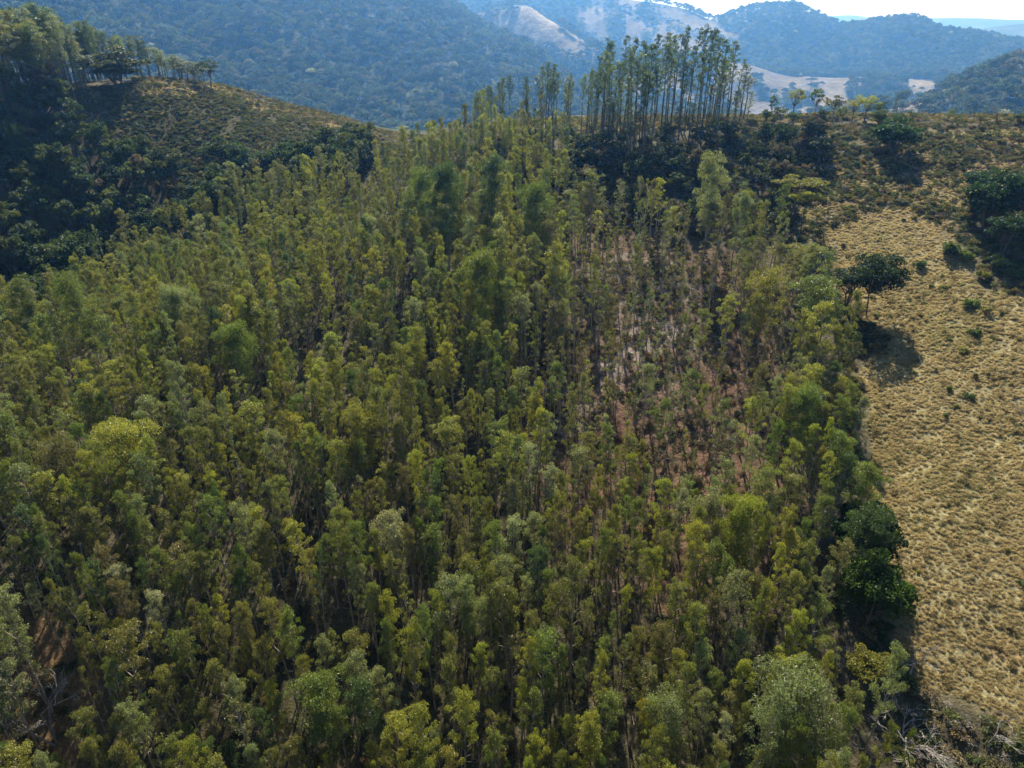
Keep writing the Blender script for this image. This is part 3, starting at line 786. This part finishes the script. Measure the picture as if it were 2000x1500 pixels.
tall_list += grove(44, (190, 420), lambda p: float(np.interp(p, [190, 215, 250, 300, 340, 400], [45, 35, 62, 68, 95, 120])), (4, 30), 'line behind the hilltop', 'eucalyptus trees behind the grassy hilltop', .14)
by = {}
for t_ in tall_list: by.setdefault((t_[7], t_[5]), []).append(t_)
i = 0
for (kind, tn), L_ in by.items():
    L_.sort(key=lambda t: t[4])
    for n, (x, y, z, h, ppx, tn, grp, kd) in enumerate(L_):
        s = h/30.5; w = max(.72, s)*rng.uniform(.75, 1.35)
        if kind == 'hilltop grove': w *= 1.25
        if kind.startswith('slim'): w *= .75
        lb = '%s from left of the tall %s eucalypts in the %s' % (ordw(n), tn, kind)
        tree_thing('tall_eucalyptus', (FULL[rng.randint(5)] if kind.startswith(('hilltop', 'line')) else TALL[rng.randint(7)]), (x, y, z+CAMZ), (w, w, s), rng.rand()*6.28, tvar(TINT[tn], rng, .15), lb, 'tree', grp, tilt=tuple(rng.normal(0, .02, 2)))
        i += 1
print('tall', i)

# --- broad-leaved and odd trees, one by one
def mk(pair, wm, lm, nm): return (pair[0].mesh(nm+'_wood', [wm]), pair[1].mesh(nm+'_leaves', [lm]))
BL = [mk(broadleaf(401), M_dark, M_broad, 'broadleaf'), mk(broadleaf(402, H=9, R=4.0, stems=2, base=.38, nclump=46), M_dark, M_broad, 'broadleaf'),
      mk(broadleaf(403, H=9, R=4.4, base=.12, nclump=60, L=.42, LW=.28), M_dark, M_broad, 'broadleaf')]
OPEN = [mk(broadleaf(410+i, H=9, R=3.0, base=.38, nclump=20, dens=.55, flat=.8, stems=2), M_dark, M_broad, 'open_tree') for i in range(3)]
FLAT = [mk(broadleaf(420+i, H=9, R=3.6, base=.72, nclump=22, dens=.9, flat=.35, stems=2), M_dark, M_broad, 'flat_tree') for i in range(2)]
BARE = [bare(430+i, 9., .5, 4, 1+(i % 3)).mesh('bare_tree', [M_grey]) for i in range(4)]
BARED = [bare(440+i, 9., .45, 4, 1+(i % 2)).mesh('bare_tree_dark', [M_dark]) for i in range(3)]
def at_base(px, py, **kw):
    x, y = hit_ground(px, py, **kw); return x, y, H1(x, y)
def solo(name, meshes, base, top_py, width_px, tint, label, nomH, nomR, rz=None, **kw):
    x, y, z = base; r = math.hypot(x, y)
    a, b, d = project(x, y, z)
    # height so that the top reaches top_py
    h = 1.0
    for h in np.arange(.8, 45, .1):
        if project(x, y, z+h)[1] <= top_py: break
    w = width_px*float(d)/FPX/(2*nomR)
    t = TINT[tint] if isinstance(tint, str) else tint
    return tree_thing(name, meshes, (x, y, z+CAMZ), (w, w, float(h)/nomH), random.random()*6.28 if rz is None else rz, tvar(t, RNG, .05), label, 'tree', **kw)
DKB = (.022, .042, .014)
solo('broadleaf_tree', BL[1], at_base(1692, 622), 505, 92, (.030,.048,.022), 'dark glossy round broadleaf tree with forked trunk standing at the pasture corner', 9, 4.0)
solo('broadleaf_tree', BL[0], at_base(1652, 602), 520, 74, (.030,.048,.022), 'smaller dark tree just left of the forked tree at the pasture corner', 9, 3.6)
solo('broadleaf_tree', BL[2], at_base(1690, 1225), 1100, 125, (.050,.085,.018), 'dense vivid deep green broadleaf tree bulging over the lower pasture edge', 9, 4.4)
solo('broadleaf_tree', BL[2], at_base(1672, 1100), 990, 120, DKB, 'very dark broadleaf tree on pasture edge, above the vivid deep green one', 9, 4.4)
solo('broadleaf_tree', BL[2], at_base(1742, 300, rmin=120), 232, 84, (.034,.070,.014), 'dense rounded deep green tree just below the ridge, among scrub', 9, 4.4)
solo('broadleaf_tree', BL[2], at_base(230, 168, rmin=200), 98, 88, (.055,.070,.022), 'wide flat olive tree at left end of the grassy hilltop', 9, 3.6)
solo('broadleaf_tree', OPEN[1], at_base(411, 172, rmin=200), 116, 66, DKB, 'dark round tree alone on the crest of the grassy hilltop', 9, 4.0)
for k, (a, b, t_, w_) in enumerate(((1925,440,345,95),(1985,450,330,100),(1900,395,338,60),(2060,430,320,110),(1955,500,420,80))):
    solo('broadleaf_tree', BL[(k+2) % 3], at_base(a, b, rmin=120), t_, w_, (.026,.056,.016),
         ['largest', 'rightmost', 'uppermost and smallest', 'hidden outer', 'lowest'][k]+' dark green tree in the thicket right of the scrubby slope', 9, 4.0, group='dark trees of the thicket right of the scrub')
for k, (a, b, t_, w_, tn, lb) in enumerate((
   (1550,222,172,38,'yellow-green','olive and yellow open-crowned tree, first on the bare ridge right of the grove'),
   (1588,222,172,34,'dark green','dark green open tree second along the ridge right of the grove'),
   (1625,226,184,40,'brownish olive','sparse pale brown tree third along the ridge right of the grove'),
   (1664,230,190,34,'yellow-green','small yellow-green tree left of the widest yellow ridge tree'),
   (1688,232,185,50,'yellow-green','widest yellow-green spreading tree on the ridge'),
   (1712,232,196,26,'dark green','small dark tree touching the widest yellow ridge tree'),
   (1645,232,205,26,'olive green','lowest olive tree between the brown and yellow ridge trees'),
   (1505,226,186,20,'dark green','narrow dark tree on the ridge just right of the grove'))):
    solo('ridge_tree', OPEN[k % 3], at_base(a, b+8, rmin=150), t_, w_, tn, lb, 9, 3.2, group='scattered trees along the bare ridge')
for k, (a, b, t_, w_, lb) in enumerate((
   (1742,232,172,34,'leafless grey tree above the dense green tree on ridge'),(1760,235,196,30,'low leafless tree right beside the tallest bare ridge tree'),
   (1792,236,188,30,'dark leafless tree third of the bare ones on the ridge'),(1900,240,196,46,'wide leaning leafless tree on right part of the ridge'),
   (1945,236,192,36,'rightmost leafless tree on the ridge'),(1775,240,214,22,'smallest leafless tree on the ridge'))):
    solo('bare_tree', (BARED[k % 3], None), at_base(a, b+4, rmin=150), t_, w_, 'olive green', lb, 9, 3.2, group='leafless trees along the ridge')
for k, (a, b, t_, w_, lb) in enumerate((
   (1770,1330,1235,90,'pale leafless shrub tree at the pasture edge under the vivid green tree'),(1625,1330,1240,80,'grey leafless tree in shade of the lower plantation edge'),
   (1760,1470,1400,120,'wide pale dead tree in the bottom corner thicket'),(1690,1510,1420,90,'grey dead tree left of wide pale one in the bottom corner'),
   (1930,1470,1400,90,'dead pale shrub tree at right of the bottom corner thicket'),(1825,1500,1440,80,'low dead branches between the two pale trees of the bottom corner'),
   (110,1450,1290,120,'fallen looking pale leafless tree over the brown litter'),(40,1380,1270,90,'leafless pale tree at the left edge above brown litter'),
   (1990,830,770,60,'small dry leafless sapling alone in the upper pasture'))):
    solo('dead_tree', (BARE[k % 4], None), at_base(a, b), t_, w_, 'olive green', lb, 9, 3.2, group='dead trees around the plantation')
for k, (a, b, t_, w_, tn, lb) in enumerate((
   (1545,440,345,90,'olive green','flat-topped yellowish tree standing above the scrub gully'),(1560,470,372,50,'yellow-green','second flat yellow-topped tree, just right of larger flat one'),
   (1545,560,482,90,'olive green','spreading olive flat-topped tree at the top of the pasture'),(1665,1400,1285,92,'olive green','feathery pale green spreading tree in shade by the lower pasture'))):
    solo('flat_topped_tree', FLAT[k % 2], at_base(a, b), t_, w_, tn, lb, 9, 3.6, group='flat-topped trees by the plantation edge')
_r = np.random.RandomState(31); _p = sorted(_r.uniform(1470, 2040, 15))
for k, ppx in enumerate(_p):
    solo('small_ridge_tree', OPEN[k % 3] if k % 4 else BL[0], at_base(ppx, _r.uniform(238, 262), rmin=150), _r.uniform(206, 226), _r.uniform(16, 34), _r.choice(['dark green', 'mid green', 'olive green', 'brownish olive']),
         '%s from left of the low bushy trees dotted along the right half of the ridge' % ORDL[k], 9, 3.2, group='low bushy trees along the ridge')
# thin bare saplings along the left hill crest
for k, (a, b, t_, w_) in enumerate(((268,180,140,18),(305,176,136,18),(365,178,150,16),(490,200,158,22),(505,206,170,18),(545,215,172,20),(575,222,186,18),(592,228,196,16),(660,246,206,20),(640,240,212,16))):
    solo('bare_sapling', (BARED[k % 3], None), at_base(a, b+6, rmin=200), t_, w_, 'olive green', '%s from left of the thin leafless saplings on the grassy hill crest' % ORD[k], 9, 3.2, group='thin saplings on the grassy hill')

# --- bushes standing alone on the pasture
BS = [(bush(500+i, 1.0, 1.3, 9, 70, .22, .15).mesh('bush', [M_dark, M_broad])) for i in range(5)]
BSL = []
for k, (a, b, w_, tn, lb) in enumerate((
   (1795,525,34,'dark green','dark round bush high on the pasture, below the scrub'),(1838,568,22,'mid green','small bush on the pasture right of the corner tree'),
   (1895,600,36,'mid green','green bush upper right on the pasture'),(1925,612,30,'olive green','olive bush beside the upper green pasture bush'),
   (1898,655,34,'dark green','dark bush with shadow mid pasture'),(1880,690,30,'yellow-green','pale yellowish bush below the dark mid pasture bush'),
   (1855,665,18,'olive green','small olive bush left of dark mid pasture bush'),(1890,780,26,'dark green','purplish dark bush alone in the open pasture'),
   (1770,548,14,'dark green','tiny dark bush near the corner tree'),(1940,665,14,'dark green','tiny upright bush right of the dark mid pasture bush'),
   (1885,510,50,'mid green','green bush at foot of the thicket'),(1850,495,60,'dark green','broad dark bush leading down from the thicket'),
   (1950,520,50,'mid green','bright green bush below the thicket'),(1985,545,46,'dark green','dark bush at right edge below thicket'),
   (1920,545,40,'olive green','olive bush under the bright green thicket bush'),
   (1965,1080,18,'brownish olive','dark tuft bush in the lower pasture near right edge'),(1850,1178,15,'brownish olive','small reddish bush in lower pasture'),
   (1793,1118,11,'bright lime','tiny bright bush beside the vivid green tree'),(1995,1145,22,'dark green','bush at right edge of the lower pasture'))):
    x, y, z = at_base(a, b); d = float(project(x, y, z)[2]); s = w_*d/FPX/2.2
    o = link('bush', BS[k % 5]); o.location = (x, y, z+CAMZ); o.rotation_euler = (0, 0, k*1.7); o.scale = (s, s, s*.95)
    o['tint'] = tvar(TINT[tn], RNG, .05); tag(o, lb, 'bush', 'bushes on the pasture')

_r = np.random.RandomState(12); _q = []
while len(_q) < 26:
    a, b = _r.uniform(1600, 1995), 430+_r.rand()**1.6*420
    x, y = hit_ground(a, b)
    if inside(FIELD, x, y) and b < 600+.9*(a-1600) and all(math.hypot(a-q[0], b-q[1]) > 16 for q in _q): _q.append((a, b))
_q.sort()
for k, (a, b) in enumerate(_q):
    x, y, z = at_base(a, b); s = _r.uniform(.35, .85)
    o = link('small_bush', BS[k % 5]); o.location = (x, y, z+CAMZ); o.rotation_euler = (0, 0, k*1.3); o.scale = (s, s, s*_r.uniform(.8, 1.5))
    o['tint'] = tvar(TINT[['dark green', 'mid green', 'brownish olive', 'olive green'][_r.randint(4)]], _r, .2)
    tag(o, '%s from left of the small low bushes dotted over the upper pasture' % ordw(k), 'bush', 'small bushes on the upper pasture')

# ------------------------------------------------------------------ undergrowth, tussocks, far woods
def rand_in(poly, dens, seed, weight=None):
    r = np.random.RandomState(seed); x1, y1 = poly.min(0); x2, y2 = poly.max(0)
    x1 = max(x1, -300); x2 = min(x2, 300); y1 = max(y1, 10); y2 = min(y2, 330)
    n = int((x2-x1)*(y2-y1)*dens); x = r.uniform(x1, x2, n); y = r.uniform(y1, y2, n)
    k = inside(poly, x, y) & (np.abs(np.arctan2(x, y)) < D(68))
    return x[k], y[k], r
# dry grass tussocks
cT = proto_collection('tussock_source', [tussock(600+i).mesh('tussock', [M_grass, M_grass]) for i in range(5)])
xs, ys, r = rand_in(FIELD, 8.0, 3)
u_ = xs*.86+ys*.5; v_ = -xs*.5+ys*.86
q = fbm(u_/3.2, v_/1.5, 4, 111, .75); k = r.rand(len(xs)) < sm(-.85, .30, q); xs, ys = xs[k], ys[k]
w = np.where(ys > 150, soft(FIELD, xs, ys, 12), soft(FIELD, xs, ys, 2)); k = w > np.where(ys > 150, r.rand(len(xs)), .4); xs, ys = xs[k], ys[k]
xb, yb, r2 = rand_in(BROWN_R, 2.2, 4); xc, yc, r3 = rand_in(LHILLTOP, 3.0, 5)
xs = np.concatenate([xs, xb, xc]); ys = np.concatenate([ys, yb, yc])
n = len(xs); zs = height(xs, ys)
gn = fbm(xs/12, ys/12, 3, 113)
Tg = np.where((r.rand(n) < sm(-.2, .6, gn)*.5)[:, None], np.array([[.305, .285, .14]]), np.array([[.43, .362, .205]]))*r.uniform(.82, 1.15, (n, 1))
big_ = r.rand(n) < .025+.05*sm(.1, .6, fbm(xs/6, ys/6, 2, 117)); Tg[big_] *= np.array([.50, .50, .48]); size_ = np.where(big_, r.uniform(1.3, 2.2, n), 1.0)*(1+.25*gn)
scatter('dry_grass', 'straw coloured clumps of dry grass covering the open pasture', 'grass', cT, 5, np.stack([xs, ys, zs+CAMZ], -1), r.rand(n)*6.28,
        np.stack([r.uniform(.32, .72, n)*size_]*2+[r.uniform(.35, .85, n)*size_], -1), Tg, tilt=.12)
print('tussocks', n)

# scrub and undergrowth
US = [bush(620+i, 1.0, 1.2, 6, 46, .26, .12, .5).mesh('scrub', [M_dark, M_broad]) for i in range(6)]
TW = [bare(640+i, 1.8, .7, 2, 4, .03).mesh('twigs', [M_grey]) for i in range(3)]
cU = proto_collection('scrub_source', US+TW)
def cover(name, label, cat, parts, seed):
    X = []; Y = []; S = []; Tn = []; I = []
    for (poly, dens, smin, smax, tints, probs, twig) in parts:
        x, y, r = rand_in(poly, dens, seed); seed += 1
        nn = fbm(x/6.5, y/6.5, 3, seed*3); k = r.rand(len(x)) < sm(-.7, .35, nn)*.75+.25; x, y = x[k], y[k]; n = len(x)
        t, kk = tint_pick(tints, probs, n, r, .25)
        X.append(x); Y.append(y); S.append(r.uniform(smin, smax, n)*(1+.35*nn[k])); Tn.append(t)
        I.append(np.where(r.rand(n) < twig, 6+r.randint(0, 3, n), r.randint(0, 6, n)))
    X = np.concatenate(X); Y = np.concatenate(Y); S = np.concatenate(S); Tn = np.concatenate(Tn); I = np.concatenate(I)
    r = np.random.RandomState(seed)
    scatter(name, label, cat, cU, 9, np.stack([X, Y, height(X, Y)+CAMZ-.05], -1), r.rand(len(X))*6.28, np.stack([S, S, S*r.uniform(.7, 1.2, len(X))], -1), Tn, tilt=.1, idx=I)
    print(name, len(X))
PUR = (.120, .082, .068); BRN = (.165, .120, .066); OLV = (.095, .090, .038); DKG = (.040, .055, .022); GRN = (.060, .080, .028); STR = (.23, .185, .10); GRY = (.20, .165, .14)
_t = np.radians(np.arange(-27, 52, .5)); _c = np.interp(_t, TG, RK[5])
CREST = np.array([((c_-9)*math.sin(t_), (c_-9)*math.cos(t_)) for t_, c_ in zip(_t, _c)] + [((c_+48)*math.sin(t_), (c_+48)*math.cos(t_)) for t_, c_ in zip(_t[::-1], _c[::-1])])
FOLD = poly_world([(1060,300),(1500,262),(1600,262),(1620,330),(1560,420),(1500,480),(1400,470),(1230,450),(1130,470),(1080,400),(960,318),(900,300),(1000,280)], rmin=120)
cover('hillside_scrub', 'olive and brown scrub with ferns covering the upper right slope below the ridge', 'scrub', [
    (SCRUB_R, .95, .5, 1.25, [(.105,.112,.042), BRN, DKG, PUR, GRN], [.34, .16, .18, .10, .22], .05),
    (poly_world([(670,262),(760,285),(860,300),(900,345),(760,352),(640,370)], rmin=150), 1.0, .5, 1.5, [OLV, DKG, GRN, PUR], [.3, .3, .3, .1], .05),
    (CREST, .85, .35, 1.1, [OLV, BRN, STR, GRN], [.4, .2, .2, .2], .05),
    (FOLD, .55, .8, 2.0, [DKG, PUR, OLV, GRY, GRN], [.36, .2, .2, .08, .16], .14)], 20)
cover('hill_scrub', 'dense low bracken scrub on the face of the grassy hill', 'scrub', [
    (LHILL, 2.6, .35, 1.0, [(.115,.125,.045), PUR, DKG, STR, GRN], [.42, .12, .10, .10, .26], .05)], 30)
cover('plantation_undergrowth', 'brown and green undergrowth with dead branches between the plantation trunks', 'undergrowth', [
    (PLANT, .16, .5, 1.3, [OLV, BRN, DKG, GRN], [.3, .3, .25, .15], .12),
    (SPARSE, .35, .5, 1.2, [PUR, BRN, OLV, GRY], [.25, .3, .3, .15], .22),
    (SLASH, .55, .5, 1.1, [GRY, PUR, STR, OLV], [.4, .2, .2, .2], .55)], 40)
EDGE = poly_world([(1690,1330),(1790,1330),(1860,1385),(1960,1430),(2080,1490),(2200,1700),(1760,1700),(1700,1450)])
EDGE2 = poly_world([(1600,530),(1660,600),(1700,640),(1740,680),(1690,700),(1672,760),(1670,860),(1690,960),(1700,1100),(1730,1220),(1760,1330),(1690,1330),(1650,900),(1630,640),(1570,540)])
cover('edge_thicket', 'tangled olive shrubs and dead twigs in the corner where pasture meets plantation', 'thicket', [
    (EDGE, .8, .6, 1.5, [(.15,.15,.07), (.10,.125,.045), BRN, GRY, STR], [.35, .3, .1, .15, .1], .25),
    (EDGE2, 1.0, .6, 1.6, [DKG, GRN, OLV, BRN], [.35, .2, .3, .15], .10)], 50)

# native wood in the gully at the left and below the ridge grove
GULLY = poly_world([(-500,200),(0,200),(150,205),(175,280),(250,310),(330,330),(430,340),(540,325),(660,310),(740,300),(700,350),(600,390),(480,425),(330,485),(190,565),(110,640),(0,650),(-500,680)], rmin=150)
BC = [joined('broadleaf', *broadleaf(700+i, H=9, R=3.4, base=.35, nclump=26, L=.55, LW=.34, dens=.8), [M_dark, M_broad]) for i in range(5)]
cB = proto_collection('broadleaf_source', BC)
def woods(name, label, parts, seed):
    X = []; Y = []; S = []; Tn = []
    for poly, dens, smin, smax, tints, probs in parts:
        x, y, r = rand_in(poly, dens, seed); seed += 1; n = len(x)
        t, _ = tint_pick(tints, probs, n, r, .25); X.append(x); Y.append(y); S.append(r.uniform(smin, smax, n)); Tn.append(t)
    X = np.concatenate(X); Y = np.concatenate(Y); S = np.concatenate(S); Tn = np.concatenate(Tn); r = np.random.RandomState(seed)
    scatter(name, label, 'woodland', cB, 5, np.stack([X, Y, height(X, Y)+CAMZ-.3], -1), r.rand(len(X))*6.28, np.stack([S, S, S*r.uniform(.85, 1.25, len(X))], -1), Tn, tilt=.05)
    print(name, len(X))
woods('gully_woodland', 'dark bluish green native woodland filling the shaded gully below the hilltop grove', [
    (GULLY, .05, .7, 1.35, [(.055,.080,.034), (.085,.105,.038), (.105,.090,.055), (.036,.056,.024)], [.4, .25, .15, .2])], 60)
woods('slope_woodland', 'dark broadleaf saplings on the shaded slope under the ridge grove', [
    (FOLD, .045, .35, .85, [(.030,.045,.020), (.055,.065,.028), (.085,.062,.050)], [.5, .3, .2])], 70)

# forest of the blue mountains
FB = [blob_crown(720+i, 4.6, 9, 44, 1.0).mesh('forest_crown', [M_dark, M_broad]) for i in range(5)]
cF = proto_collection('forest_source', FB)
def far_wood(name, label, r1, r2, dens, smin, smax, seed, tmin=-50, tmax=50):
    r = np.random.RandomState(seed)
    area = (r2*r2-r1*r1)*D(tmax-tmin)/2; n = int(area*dens)
    R = np.sqrt(r.uniform(r1*r1, r2*r2, n)); t = r.uniform(D(tmin), D(tmax), n); x = R*np.sin(t); y = R*np.cos(t); z = height(x, y)
    # drop what no standpoint near the drone can see
    slope = z/R; keep = np.ones(n, bool)
    for f in np.linspace(.25, .95, 24):
        keep &= (height(x*f, y*f)-25-R*.004)/(R*f) < slope+18/R
    px, py, d = project(x, y, z); keep &= (px > -350) & (px < 2350) & (py > -260)
    x, y, z, R = x[keep], y[keep], z[keep], R[keep]
    _, p = ground_colour(x, y, z); k = r.rand(len(x)) > p*1.05; x, y, z = x[k], y[k], z[k]; n = len(x)
    tn, _ = tint_pick([(.045,.066,.025), (.072,.094,.030), (.034,.050,.022), (.085,.078,.045), (.24,.24,.20)], [.38, .27, .2, .12, .008], n, r, .25)
    s = r.uniform(smin, smax, n)
    scatter(name, label, 'forest', cF, 5, np.stack([x, y, z+CAMZ-1], -1), r.rand(n)*6.28, np.stack([s, s, s*r.uniform(.8, 1.3, n)], -1), tn, tilt=.06)
    print(name, n)
far_wood('mountain_forest', 'hazy blue green native forest covering the mountain behind the saddle', 760, 2560, .0068, 1.0, 2.5, 81)
far_wood('distant_forest', 'small blue tree crowns on the distant wooded hills beyond the valley', 1750, 3370, .0052, 1.0, 2.4, 82, -16, 40)

# ------------------------------------------------------------------ haze
zt = zmax+CAMZ+45; zb = zmin+CAMZ-1.5; E = 19500.0
V = np.array([(x, y, z) for z in (zb, zt) for y in (-E, E) for x in (-E, E)])
F = np.array([(0, 2, 3, 1), (4, 5, 7, 6), (0, 1, 5, 4), (2, 6, 7, 3), (0, 4, 6, 2), (1, 3, 7, 5)])
hm = bpy.data.materials.new('haze_air'); hm.use_nodes = True; nt = hm.node_tree; nt.nodes.clear()
ho = nt.nodes.new('ShaderNodeOutputMaterial'); pv = nt.nodes.new('ShaderNodeVolumePrincipled')
pv.inputs['Color'].default_value = (*HAZE_COLOR, 1); pv.inputs['Density'].default_value = HAZE_DENSITY
pv.inputs['Absorption Color'].default_value = (1, 1, 1, 1); pv.inputs['Anisotropy'].default_value = .7
nt.links.new(pv.outputs[0], ho.inputs['Volume'])
hz = link('haze', mesh_np('haze', V, F, [hm])); hz['kind'] = 'stuff'; hz['label'] = 'thin blue haze filling the air over the valley'; hz['category'] = 'haze'
hm.cycles.homogeneous_volume = True
